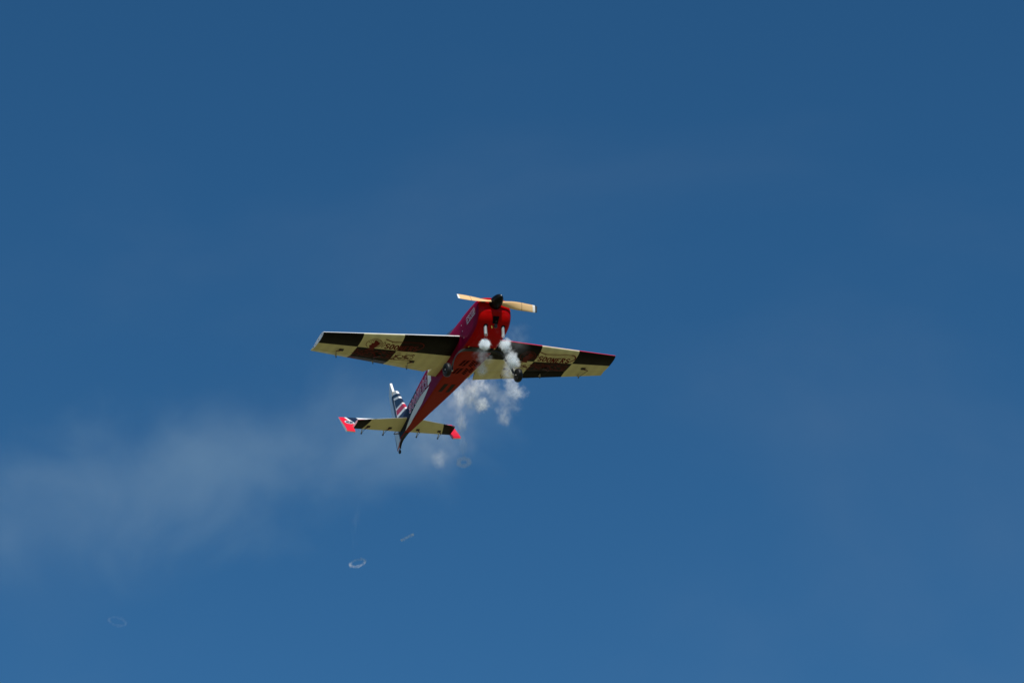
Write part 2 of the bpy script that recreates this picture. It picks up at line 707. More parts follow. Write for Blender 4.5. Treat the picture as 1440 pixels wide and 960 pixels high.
def ribbon(g, pts, w, fn, off=.0018, closed=False):
    """a flat stroke of printed ink; pts in sheet coordinates, fn(u, v, off) -> point on the thing's skin"""
    STEP[0] = (STEP[0] + 1) % 40
    off = off + STEP[0] * 4e-5
    w = w * 1.18
    P = [Vector(p[:2]) for p in pts]
    Q = []
    m = len(P)
    for i in range(m if closed else m - 1):
        a, b = P[i], P[(i + 1) % m]
        k = max(1, int((b - a).length / .012))
        Q += [a.lerp(b, j / k) for j in range(k)]
    if not closed:
        Q.append(P[-1])
    n = len(Q)
    vs, fs = [], []
    for i, p in enumerate(Q):
        a = Q[(i - 1) % n] if closed or i else p
        b = Q[(i + 1) % n] if closed or i < n - 1 else p
        t = (b - a)
        t = t.normalized() if t.length > 0 else Vector((1, 0))
        nn = Vector((-t.y, t.x)) * w / 2
        if not closed and i in (0, n - 1):
            p = p + t * w * (.35 if i else -.35)
        vs += [fn(*(p + nn), off), fn(*(p - nn), off)]
    for i in range(n if closed else n - 1):
        j = (i + 1) % n
        fs.append((2 * i, 2 * i + 1, 2 * j + 1, 2 * j))
    g.add(vs, fs)


def blob(g, pts, fn, off=.0018):
    STEP[0] = (STEP[0] + 1) % 40
    off = off + STEP[0] * 4e-5
    n = len(pts)
    cx, cy = sum(p[0] for p in pts) / n, sum(p[1] for p in pts) / n
    vs = [fn(cx, cy, off)] + [fn(p[0], p[1], off) for p in pts]
    g.add(vs, [(0, 1 + i, 1 + (i + 1) % n) for i in range(n)])


def arc(cx, cy, rx, ry, a0, a1, n=12):
    return [(cx + rx * math.cos(R(lerp(a0, a1, k / n))), cy + ry * math.sin(R(lerp(a0, a1, k / n)))) for k in range(n + 1)]


LET = {
    'S': [arc(.35, .74, .28, .24, 30, 270, 10) + arc(.35, .26, .28, .24, 90, -150, 10)[1:]],
    'O': [arc(.35, .5, .30, .47, 0, 360, 18)],
    'N': [[(.08, 0), (.08, 1)], [(.08, 1), (.62, 0)], [(.62, 0), (.62, 1)]],
    'E': [[(.60, 0), (.1, 0), (.1, 1), (.60, 1)], [(.1, .52), (.48, .52)]],
    'R': [[(.1, 0), (.1, 1)], [(.1, 1), (.38, 1)] + arc(.38, .75, .22, .25, 90, -90, 8) + [(.1, .5)], [(.3, .5), (.64, 0)]],
    'C': [arc(.38, .5, .30, .47, 50, 310, 14)],
    'U': [[(.08, 1), (.08, .3)] + arc(.35, .3, .27, .29, 180, 360, 8) + [(.62, 1)]],
    'X': [[(.06, 0), (.62, 1)], [(.06, 1), (.62, 0)]],
}
SERIF = {'N': [(.08, 0), (.08, 1), (.62, 1)], 'E': [(.1, 0), (.1, 1)], 'R': [(.1, 0), (.1, 1), (.66, 0)]}


def letters(g, text, place, w, serif=False, wd=1.0):
    """place(i, u, v) -> sheet point for letter i"""
    for i, ch in enumerate(text):
        for st in LET[ch]:
            closed = ch == 'O'
            pts = [place(i, *p) for p in (st[:-1] if closed else st)]
            g(pts, w, closed)
        if serif:
            for (u, v) in SERIF.get(ch, []):
                g([place(i, u - .13, v), place(i, u + .13, v)], w * .7, False)


# ---------------------------------------------------------------- wings
def w_le(y):
    return -.081 * y / 1.45


def w_te(y):
    return lerp(-.680, -.400, max(0, y - .08) / 1.37)


def w_hinge(y):
    return lerp(-.512, -.330, (y - .21) / 1.24)


def w_mid(y):
    return -.026 * y / 1.45


def naca(t):
    t = min(max(t, 0), 1)
    return 5 * (.2969 * math.sqrt(t) - .126 * t - .3516 * t * t + .2843 * t ** 3 - .1036 * t ** 4)


def w_half(x, y):
    c = w_le(y) - w_te(y)
    return max(.0012, .135 * c * naca((w_le(y) - x) / c))


YS = [.06, .11, .16, .2092] + [.2108 + k * (1.45 - .213) / 30 for k in range(31)]


def build_wing(s):
    top = M['white'] if s < 0 else M['top_left']
    g = Geo()
    NC = 22
    mats = [top, M['checker'], M['white']]

    def strip(ylist, xend):
        rings = []
        for y in ylist:
            le, xe = w_le(y), xend(y)
            xs = [le - (le - xe) * (1 - math.cos(math.pi / 2 * k / NC)) for k in range(NC + 1)]
            upper = [(x, s * y, w_mid(y) + w_half(x, y)) for x in reversed(xs)]
            lower = [(x, s * y, w_mid(y) - w_half(x, y)) for x in xs[1:]]
            upper[-1] = (le, s * y, w_mid(y))
            rings.append(upper + lower)
        n = len(rings[0])
        base = len(g.v)
        for r in rings:
            g.v += r
        for i in range(len(rings) - 1):
            for k in range(n - 1):
                g.f.append((base + i * n + k, base + i * n + k + 1, base + (i + 1) * n + k + 1, base + (i + 1) * n + k))
                g.m.append(0 if k < NC else 1)
            g.f.append((base + i * n, base + (i + 1) * n, base + (i + 1) * n + n - 1, base + i * n + n - 1))
            g.m.append(1)
        for i in (0, len(rings) - 1):
            g.f.append(tuple(base + i * n + k for k in range(n)))
            g.m.append(2 if ylist[-1] > 1 and i else 1)
    strip(YS[:4], w_te)
    strip(YS[4:], w_hinge)
    w = g.obj('wing', None, plane, mats=mats, sharp=50)

    # ----- aileron, its trailing edge set up on the right wing and down on the left
    dl = R(12) if s < 0 else R(-9)
    a = Geo()
    rings = []
    for k in range(25):
        y = lerp(.218, 1.447, k / 24)
        xh = w_hinge(y) - .0045
        xt = w_te(y)
        r = []
        for t in (1, .66, .33, .08, 0):
            x = lerp(xh, xt, t)
            r.append((x, w_half(x, y) * (.8 if t == 0 else 1)))
        ring = [(x, h) for x, h in r] + [(x, -h) for x, h in reversed(r)]
        out = []
        for x, z in ring:
            dx = x - xh
            out.append((xh + dx * math.cos(dl) + z * math.sin(dl), s * (y + (.20 * -dx if k == 0 else 0)), w_mid(y) - dx * math.sin(dl) + z * math.cos(dl)))
        rings.append(out)
    n = len(rings[0])
    a.v = [p for r in rings for p in r]
    for i in range(24):
        for k in range(n):
            a.f.append((i * n + k, i * n + (k + 1) % n, (i + 1) * n + (k + 1) % n, (i + 1) * n + k))
            a.m.append(0 if k < 4 else 1)
    for i in (0, 24):
        a.f.append(tuple(i * n + k for k in range(n)))
        a.m.append(1)
    a.obj('aileron', None, w, mats=[top, M['checker']], sharp=30)

    def low(x, y, off=0):
        ay = abs(y)
        xh = w_hinge(ay) - .0045
        if x < xh and ay > .21:
            dx = x - xh
            z = -w_half(x, ay)
            return (xh + dx * math.cos(dl) + z * math.sin(dl), y, w_mid(ay) - dx * math.sin(dl) + z * math.cos(dl) - off)
        return (x, y, w_mid(ay) - w_half(x, ay) - off)

    # ----- servo arms, pushrods and control horns under the wing
    for yy, out in ((1.195, -.048), (.815, -.048), (.462, -.042)) if s < 0 else ((1.215, .050), (.845, .045), (.475, .045)):
        xs0 = w_hinge(yy) + .062
        xh = w_hinge(yy) - .060
        p0 = Vector(low(xs0, s * yy))
        q = Geo()
        q.box(p0 + Vector((0, 0, -.003)), .026, .040, .012)
        servo = q.obj('servo', M['dark'], w, smooth=False)
        q = Geo()
        pe = p0 + Vector((-.010, out, -.016))
        q.tube([p0 + Vector((0, 0, -.010)), p0 + Vector((-.002, out * .5, -.016)), pe], [.006, .0045, .004], n=8)
        q.obj('servo_arm', paint_once('servo_arm'), w)
        ph = Vector(low(xh, s * yy - .004 if s < 0 else s * yy))
        ph2 = ph + Vector((.004, 0, -.030))
        q = Geo()
        q.add([ph + Vector((.020, 0, .002)), ph + Vector((-.018, 0, .002)), ph2 + Vector((-.004, 0, 0)), ph2 + Vector((.004, 0, 0)),
               ph + Vector((.020, .004, .002)), ph + Vector((-.018, .004, .002)), ph2 + Vector((-.004, .004, 0)), ph2 + Vector((.004, .004, 0))],
              [(0, 1, 2, 3), (7, 6, 5, 4), (0, 4, 5, 1), (1, 5, 6, 2), (2, 6, 7, 3), (3, 7, 4, 0)])
        q.obj('control_horn', M['horn'], w, smooth=False)
        q = Geo()
        q.tube([pe, ph2 + Vector((0, .002, .002))], .0022, n=6)
        q.tube([ph2 + Vector((.004, 0, 0)), ph2 + Vector((-.006, .002, -.004))], .0045, n=8)
        q.obj('pushrod', M['dark'], w)

    # ----- printed motif: round badge, wagon cover outline, lettering and galloping scribble
    u0 = -.935 if s < 0 else .585
    q = Geo()

    def fn(u, v, off):
        return low(v, u0 + u, off)
    ribbon(q, arc(0, -.165, .074, .066, -60, 240, 26), .0042, fn)
    head = []
    for k in range(28):
        t = 2 * math.pi * k / 28
        r = .047 + .004 * math.sin(5 * t)
        if 1.9 < t < 3.4:
            r *= .55 - .12 * math.sin((t - 1.9) * 5)
        head.append((.004 + r * math.cos(t), -.172 + r * 1.05 * math.sin(t)))
    blob(q, head, fn)
    for k in range(12):
        t = R(-30 + k * 17)
        r0, r1 = .047, .060 + .006 * (k % 2)
        ribbon(q, [(.004 + r0 * math.cos(t), -.170 + r0 * math.sin(t)), (.004 + r1 * math.cos(t), -.170 + r1 * math.sin(t))], .0045, fn)
    blob(q, [(-.030, -.205), (.036, -.205), (.026, -.245), (.040, -.272), (-.036, -.268), (-.018, -.240)], fn)
    ribbon(q, [(.090, -.125), (.104, -.150), (.104, -.180), (.086, -.210)], .004, fn)
    ribbon(q, [(.090, -.125), (.084, -.160), (.086, -.210)], .003, fn)
    # wagon cover
    ribbon(q, [(.090, -.092), (.130, -.108), (.165, -.118)], .0075, fn)
    ribbon(q, [(.165, -.118), (.240, -.112), (.300, -.108), (.360, -.104), (.420, -.106)], .005, fn)
    ribbon(q, [(.180, -.131), (.260, -.127), (.330, -.130)], .0022, fn)
    ribbon(q, [(.350, -.130), (.400, -.128), (.450, -.136)], .0022, fn)
    ribbon(q, arc(.425, -.150, .050, .044, 90, -25, 8) + [(.450, -.195), (.428, -.222), (.410, -.240)], .0095, fn)
    ribbon(q, [(.165, -.122), (.166, -.140)], .003, fn)
    ribbon(q, [(.410, -.242), (.330, -.252), (.230, -.250), (.130, -.245)], .0035, fn)

    def draw(pts, w_, closed):
        ribbon(q, pts, w_, fn, closed=closed)
    letters(draw, 'SOONERS', lambda i, u, v: (.118 + i * .0465 + u * .050, -.236 + (.004 * abs(i - 3)) + v * (.072 - .001 * i)), .0115, serif=True)
    rr = random.Random(11)

    def scribble(u1, u2, v1, v2, n_, w1, w2, ln):
        for _ in range(n_):
            cu, cv = rr.uniform(u1, u2), rr.uniform(v1, v2)
            an = rr.uniform(-.9, .9) + (math.pi if rr.random() < .3 else 0)
            pts = [(cu, cv)]
            for _k in range(3):
                an += rr.uniform(-.8, .8)
                cu += math.cos(an) * ln
                cv += math.sin(an) * ln * .7
                pts.append((max(u1 - .01, min(u2 + .01, cu)), max(v1, min(v2, cv))))
            ribbon(q, pts, rr.uniform(w1, w2), fn)
    if s < 0:
        scribble(-.14, .24, -.385, -.268, 150, .003, .007, .008)
        scribble(.23, .44, -.405, -.268, 46, .003, .0075, .012)
        ribbon(q, [(-.15, -.345), (-.08, -.33), (.02, -.40), (.10, -.385), (.24, -.41), (.42, -.405)], .004, fn)
    else:
        scribble(.10, .46, -.375, -.268, 150, .003, .007, .008)
        scribble(-.10, .10, -.385, -.275, 36, .003, .0075, .012)
        ribbon(q, [(-.12, -.30), (-.06, -.275), (.00, -.285)], .005, fn)
        ribbon(q, [(.02, -.405), (.14, -.395), (.30, -.385), (.45, -.38)], .0035, fn)
    q.obj('printed_motif', M['ink'], w, smooth=False)
    # tip screws
    if s < 0:
        for x in (-.12, -.20, -.28, -.32):
            q = Geo()
            q.tube([(x, -1.4495, w_mid(1.45)), (x, -1.4525, w_mid(1.45))], .0045, n=8)
            q.obj('screw', M['dark'], w)
    return w


_cache = {}


def paint_once(k):
    if k not in _cache:
        _cache[k] = paint(Nodes('red anodised arm'), (.12, .012, .010), rough=.4, coat=0, bump=0)
    return _cache[k]


for s in (-1, 1):
    build_wing(s)


# ---------------------------------------------------------------- tailplane
ZS = .074
XH = -1.722


def build_tail(s):
    g = Geo()
    rings = []
    ys = [.012 + k * (.497 - .012) / 12 for k in range(13)]
    for y in ys:
        le = lerp(-1.490, -1.588, (y - .012) / .485)
        ts = [0, .02, .06, .13, .25, .45, .7, 1]
        prof = [(lerp(le, XH + .002, t), .0135 * min(1, (1 - (1 - min(t / .45, 1)) ** 2) ** .5 if t < .45 else 1)) for t in ts]
        rings.append([(x, s * y, ZS + h) for x, h in reversed(prof)] + [(x, s * y, ZS - h) for x, h in prof[1:]])
    n = len(rings[0])
    g.v = [p for r in rings for p in r]
    for i in range(12):
        for k in range(n - 1):
            g.f.append((i * n + k, i * n + k + 1, (i + 1) * n + k + 1, (i + 1) * n + k))
            g.m.append(0 if k < 7 else 1)
        g.f.append((i * n, (i + 1) * n, (i + 1) * n + n - 1, i * n + n - 1))
        g.m.append(1)
    for i in (0, 12):
        g.f.append(tuple(i * n + k for k in range(n)))
        g.m.append(2)
    st = g.obj('stabilizer', None, plane, mats=[M['stab_top'], M['stab_bottom'], M['white']], sharp=50)

    # elevator deflected hard up about the hinge line
    de = R(62)

    def ev(dx, y, dz):
        return (XH + dx * math.cos(de) + dz * math.sin(de), s * y, ZS - dx * math.sin(de) + dz * math.cos(de))
    # outline stations: y, forward edge, trailing edge
    stn = [(.088, -.003, -.150), (.13, -.003, -.195), (.3, -.003, -.187), (.499, -.003, -.178), (.501, .088, -.178), (.583, .080, -.172)]
    e = Geo()
    rings = []
    for y, f, t in stn:
        r = []
        for q in (0, .06, .14, .3, .6, 1):
            x = lerp(f, t, q)
            h = .0125 * (1 - max(0, (-x) / .2)) + .0012
            if q == 0:
                h *= .35 if f > 0 else .8
            r.append((x, h))
        rings.append([ev(x, y, h) for x, h in reversed(r)] + [ev(x, y, -h) for x, h in r])
    n = len(rings[0])
    e.v = [p for r in rings for p in r]
    for i in range(len(stn) - 1):
        for k in range(n):
            e.f.append((i * n + k, i * n + (k + 1) % n, (i + 1) * n + (k + 1) % n, (i + 1) * n + k))
            # material 2: white standing in for sunlight on the horn's leading edge
            e.m.append((2 if (i >= 4 and k == 5) else 0) if k < 6 else 1)
    for i in (0, len(stn) - 1):
        e.f.append(tuple(i * n + k for k in range(n)))
        e.m.append(2)
    mats = [M['elev_top'], M['stab_bottom'], M['white']]
    el = e.obj('elevator', None, st, mats=mats, sharp=30, smooth=False)

    # little round badge on the horn (right side only in view)
    if s < 0:
        q = Geo()
        q2 = Geo()

        def fn(u, v, off):
            h = .0125 * (1 - max(0, -v / .2)) + .0012
            return ev(v, u, h + off)
        blob(q, [(.508 + .047 * math.cos(2 * math.pi * k / 24), -.075 + .034 * math.sin(2 * math.pi * k / 24)) for k in range(24)], fn, off=.0004)
        q.obj('badge', M['letter_white'], st, smooth=False)
        for k in range(10):
            a = 2 * math.pi * k / 10
            ribbon(q2, [(.508 + .016 * math.cos(a), -.075 + .012 * math.sin(a)), (.508 + .034 * math.cos(a + .35), -.075 + .023 * math.sin(a + .35))], .0085, fn, off=.0024)
        q2.obj('badge_print', M['navy'], st, smooth=False)

    # servos and horns
    for yy in (.362, .142):
        p0 = Vector((-1.668, s * yy, ZS - .0145))
        q = Geo()
        q.box(p0, .024, .030, .012)
        q.obj('servo', M['dark'], st, smooth=False)
        side = -1 if s < 0 else 1
        pe = p0 + Vector((-.026, side * .028, -.014))
        q = Geo()
        q.tube([p0 + Vector((0, 0, -.004)), pe], [.0065, .004], n=8)
        q.obj('servo_arm', paint_once('servo_arm'), st)
        yh = s * (yy + .030)
        a = Vector(ev(-.012, yy + .030, -.010))
        b = Vector(ev(-.004, yy + .030, -.062))
        q = Geo()
        d = Vector((0, .0035, 0))
        f_ = Vector((.009, 0, .004))
        q.add([a - d - f_, a - d + f_, b - d + f_ * .6, b - d - f_ * .6, a + d - f_, a + d + f_, b + d + f_ * .6, b + d - f_ * .6],
              [(0, 1, 2, 3), (7, 6, 5, 4), (0, 4, 5, 1), (1, 5, 6, 2), (2, 6, 7, 3), (3, 7, 4, 0)])
        q.obj('control_horn', M['horn'], st, smooth=False)
        q = Geo()
        q.tube([pe, b], .0022, n=6)
        q.tube([b + Vector((0, -.006, 0)), b + Vector((0, .006, 0))], .0065, n=8)
        q.obj('pushrod', M['dark'], st)


def mat_elev_top():
    g = Nodes('elevator upper side')
    vec, x, y, z = g.xyz()
    ay = g.m('ABSOLUTE', y)
    # the stripes cross the deflected elevator at a slant, counted from its trailing edge
    q = g.m('SUBTRACT', ay, g.m('MULTIPLY', g.m('SUBTRACT', z, .15), .5))
    col = g.mix(g.gt(q, .36), c4(WHITE), c4(NAVY))
    col = g.mix(g.gt(q, .462), col, c4(WHITE))
    col = g.mix(g.gt(q, .487), col, (.80, .002, .02, 1))
    return paint(g, col)


M['elev_top'] = mat_elev_top()
for s in (-1, 1):
    build_tail(s)


def plate(name, outline, ty, mat, parent, xf=None, bevel=.35):
    """an upright slab: outline of (x, z), half thickness ty(x, z), edges eased"""
    n = len(outline)
    cx = sum(p[0] for p in outline) / n
    cz = sum(p[1] for p in outline) / n
    vs, fs = [], []
    for side in (-1, 1):
        for (x, z) in outline:                       # rim
            vs.append((x, side * ty(x, z) * bevel, z))
        for (x, z) in outline:
            a, b = lerp(x, cx, .10), lerp(z, cz, .04)
            vs.append((a, side * ty(a, b), b))
    o = 2 * n
    for i in range(n):
        j = (i + 1) % n
        fs += [(i, j, n + j, n + i), (o + j, o + i, o + n + i, o + n + j), (j, i, o + i, o + j)]
    fs += [tuple(n + i for i in range(n)), tuple(o + n + i for i in reversed(range(n)))]
    if xf:
        vs = [xf(*v) for v in vs]
    return obj(name, vs, fs, mat, parent, sharp=20)


def build_fin():
    fin = plate('fin', [(-1.430, .128), (-1.53, .20), (-1.60, .336), (-1.662, .474), (-1.672, .484), (-1.744, .492), (-1.746, .09), (-1.60, .09)],
                lambda x, z: .014, M['fin'], plane)
    dr = R(13)

    def xf(x, y, z):
        dx = x + 1.752
        return (-1.752 + dx * math.cos(dr) + y * math.sin(dr), y * math.cos(dr) - dx * math.sin(dr), z)
    ol = [(-1.750, .0), (-1.750, .30), (-1.750, .492), (-1.712, .500), (-1.728, .550), (-1.748, .612), (-1.762, .614), (-1.875, .560),
          (-1.915, .40), (-1.955, .20), (-1.975, .06), (-1.975, .0)]
    rud = plate('rudder', ol, lambda x, z: .013 if x > -1.80 else .013 * (1 - (-1.80 - x) / .22) + .001, M['rudder'], fin, xf, bevel=.8)
    # control horn and linkage on the right side at the bottom
    q = Geo()
    a = Vector(xf(-1.775, -.012, .075))
    b = Vector(xf(-1.768, -.062, .070))
    q.tube([a, b], [.007, .0045], n=8)
    q.tube([b, (-1.69, -.030, .085)], .0022, n=6)
    q.obj('rudder_linkage', M['dark'], fin)


build_fin()


# ---------------------------------------------------------------- lettering on the right side of the fuselage and cowl
def side_fn(x, z, off):
    w, zb, zt, rb = interp(FUS, x)
    zs = zb + rb + .42 * (zt - zb - rb)
    y = w
    if z > zs:
        t = min(1, (z - zs) / (zt - zs))
        y = w * max(0, 1 - t ** 2.5) ** (1 / 2.5)
    return (x, -(y + off + .0006), z)


def side_text():
    qw, qr = Geo(), Geo()

    def pl(i, u, v):
        x = -1.412 + i * .0785 + u * .078
        t = (x + 1.412) / .55
        base = lerp(.070, .050, t)
        h = lerp(.072, .088, t)
        return (x + v * .012, base + v * h)
    letters(lambda p, w_, c: ribbon(qw, p, .024, side_fn, closed=c), 'SOONERS', pl, .024)
    letters(lambda p, w_, c: ribbon(qr, p, .0135, side_fn, off=.0030, closed=c), 'SOONERS', pl, .0155)
    qw.obj('letter_outline', M['letter_white'], fuselage, smooth=False)
    qr.obj('lettering', M['letter_red'], fuselage, smooth=False)
    q = Geo()

    def fn(x, z, off):
        p = side_fn(x, z, off)
        return (p[0], p[1] - .003, p[2])

    def pc(i, u, v):
        return (.196 + i * .0330 + u * .036 + v * .006, .003 + v * .044)
    letters(lambda p, w_, c: ribbon(q, p, .0038, fn, closed=c), 'ESCUX', pc, .004)
    ribbon(q, [(.186, -.004), (.364, -.004), (.368, .055), (.190, .053)], .0032, fn, closed=True)
    q.obj('cowl_lettering', M['letter_white'], cowl, smooth=False)


side_text()


# ---------------------------------------------------------------- spinner, propeller, exhausts, gear
def build_prop():
    g = Geo()
    prof = []
    for k in range(15):
        t = k / 14
        prof.append((.056 * math.sqrt(max(0, 1 - t ** 2.1)) + (.0035 if k == 14 else 0), lerp(.444, .582, t)))
    prof = [(.0, .440), (.056, .440)] + prof + [(0, .584)]
    g.lathe([(r, x) for r, x in prof], (0, 0, .056), 'x', 36)
    sp = g.obj('spinner', M['spinner'], plane, sharp=50)
    q = Geo()
    q.tube([(.580, 0, .056), (.588, 0, .056)], .0055, n=10)
    q.obj('spinner_bolt', M['alu'], sp)
    g = Geo()
    g.tube([(.452, 0, .056), (.486, 0, .056)], .03, n=16)
    pr = g.obj('propeller', M['wood'], plane)
    tilt = Matrix.Rotation(R(-5.2), 3, 'X')
    for s in (-1, 1):
        L = .372 if s < 0 else .400
        st = []
        tab = [(.02, .036, 55, .026), (.06, .042, 50, .022), (.10, .054, 42, .017), (.16, .068, 33, .013), (.23, .073, 25, .010), (.30, .070, 20, .008), (.35, .068, 20, .006), (.375, .063, 19, .0045), (.386, .056, 19, .0035)]
        vs, fs = [], []
        n = 12
        for k in range(33):
            r = lerp(.02, .386, k / 32)
            ch, be, th = interp(tab, r)
            be = R(be)
            for j in range(n):
                a = 2 * math.pi * j / n
                cx = math.cos(a) * ch / 2
                cz = math.sin(a) * th / 2 * (1.3 if math.sin(a) > 0 else .7)
                # chord runs in the disc, turned by the pitch angle towards x
                zc, xc = cx * math.cos(be) - cz * math.sin(be) * s, cx * math.sin(be) * s + cz * math.cos(be)
                p = tilt @ Vector((xc, s * r * L / .386, zc))
                vs.append((p.x + .470, p.y, p.z + .057))
        for i in range(32):
            for j in range(n):
                fs.append((i * n + j, i * n + (j + 1) % n, (i + 1) * n + (j + 1) % n, (i + 1) * n + j))
        fs += [tuple(range(n)), tuple(32 * n + j for j in range(n))]
        obj('blade', vs, fs, M['wood'], pr, sharp=60)


build_prop()


def build_exhausts():
    for s in (-1, 1):
        g = Geo()
        g.lathe([(.0195, -.001), (.0195, .004), (.0, .004)], (0, 0, 0), 'x', 20)
        nrm = Vector((.55, 0, -.83)).normalized()
        c = Vector((surf_chin(-.120)[0], s * .086, -.120))
        mt = nrm.to_track_quat('X', 'Z').to_matrix()
        g.v = [tuple(mt @ (Vector(v) * 1.0) + c) for v in g.v]
        g.obj('exhaust_opening', M['hole'], cowl)
        a = c + Vector((-.004, 0, .012))
        b = Vector((.326, s * .086, -.188))
        d = (b - a).normalized()
        g = Geo()
        g.tube([a, a.lerp(b, .5), b], [.0145, .0145, .0145], n=18, cap=False)
        g.tube([b, b - d * .03], [.0125, .0125], n=18, cap=True)
        g.tube([b - d * .002, b - d * .002 + d * .003], [.0152, .0152], n=18, cap=False)
        e = g.obj('exhaust_pipe', M['steel'], plane)


build_exhausts()


def build_gear():
    path = [(.095, -.160), (.150, -.164), (.195, -.178), (.232, -.208), (.262, -.250), (.286, -.300), (.300, -.345), (.306, -.378)]
    for s in (-1, 1):
        g = Geo()
        vs = []
        P = []
        for k in range(29):
            t = k / 28 * (len(path) - 1)
            i = min(int(t), len(path) - 2)
            y, z = interp([(j,) + path[j] for j in range(len(path))], t)
            P.append((y, z))
        for k, (y, z) in enumerate(P):
            y2, z2 = P[min(k + 1, 28)]
            y1, z1 = P[max(k - 1, 0)]
            t = Vector((y2 - y1, z2 - z1)).normalized()
            nn = Vector((-t.y, t.x)) * .0035
            wd = lerp(.022, .011, k / 28)
            xc = lerp(.025, -.008, k / 28)
            for (dx, sg) in ((-wd, -1), (wd, -1), (wd, 1), (-wd, 1)):
                vs.append((xc + dx, s * (y + nn.x * sg), z + nn.y * sg))
        fs = [(4 * i + k, 4 * i + (k + 1) % 4, 4 * (i + 1) + (k + 1) % 4, 4 * (i + 1) + k) for i in range(28) for k in range(4)]
        fs += [(0, 1, 2, 3), (112, 113, 114, 115)]
        g.add(vs, fs)
        g.obj('gear_leg', M['carbon'], plane, sharp=30)
        wc = (-.014, s * .350, -.370)
        w = Geo()
        w.lathe([(.036, -.018), (.044, -.022), (.052, -.0215), (.0585, -.017), (.0615, -.009), (.0625, 0), (.0615, .009), (.0585, .017), (.052, .0215), (.044, .022), (.036, .018)], wc, 'y', 40)
        wheel = w.obj('wheel', M['rubber'], plane, sharp=60)
        h = Geo()
        h.lathe([(0, -.014), (.012, -.016), (.016, -.011), (.034, -.010), (.037, -.018), (.0375, 0), (.037, .018), (.034, .010), (.016, .011), (.012, .016), (0, .014)], wc, 'y', 32)
        h.obj('rim', M['dark'], wheel, sharp=30)
        a = Geo()
        a.tube([(-.012, s * .298, -.370), (-.012, s * .372, -.370)], .005, n=10)
        a.tube([(-.012, s * .296, -.370), (-.012, s * .309, -.370)], .011, n=6)
        a.obj('axle', M['alu'], wheel, sharp=30)
    # tail wheel on its curved carbon strut
    g = Geo()
    pts = [(-1.62, -.012), (-1.68, -.012), (-1.735, -.016), (-1.775, -.028), (-1.800, -.048), (-1.812, -.066)]
    vs = []
    for k, (x, z) in enumerate(pts):
        wd = lerp(.016, .007, k / 5)
        vs += [(x, -wd, z - .003), (x, wd, z - .003), (x, wd, z + .004), (x, -wd, z + .004)]
    fs = [(4 * i + k, 4 * i + (k + 1) % 4, 4 * (i + 1) + (k + 1) % 4, 4 * (i + 1) + k) for i in range(5) for k in range(4)] + [(0, 1, 2, 3), (20, 21, 22, 23)]
    g.add(vs, fs)
    g.tube([(-1.812, 0, -.062), (-1.826, 0, -.072), (-1.833, 0, -.088)], .004, n=8)
    tg = g.obj('tail_strut', M['carbon'], plane, sharp=40)
    w = Geo()
    w.lathe([(.0, -.008), (.010, -.008), (.016, -.007), (.0205, -.003), (.0205, .003), (.016, .007), (.010, .008), (0, .008)], (-1.833, .0, -.090), 'y', 20)
    w.obj('tail_wheel', M['rubber'], tg, sharp=50)
    q = Geo()
    q.tube([(-1.745, 0, .02), (-1.80, 0, -.03)], .003, n=6)
    q.tube([(-1.78, -.012, -.012), (-1.78, .012, -.012)], .004, n=6)
    q.obj('steering_spring', M['alu'], tg)


build_gear()


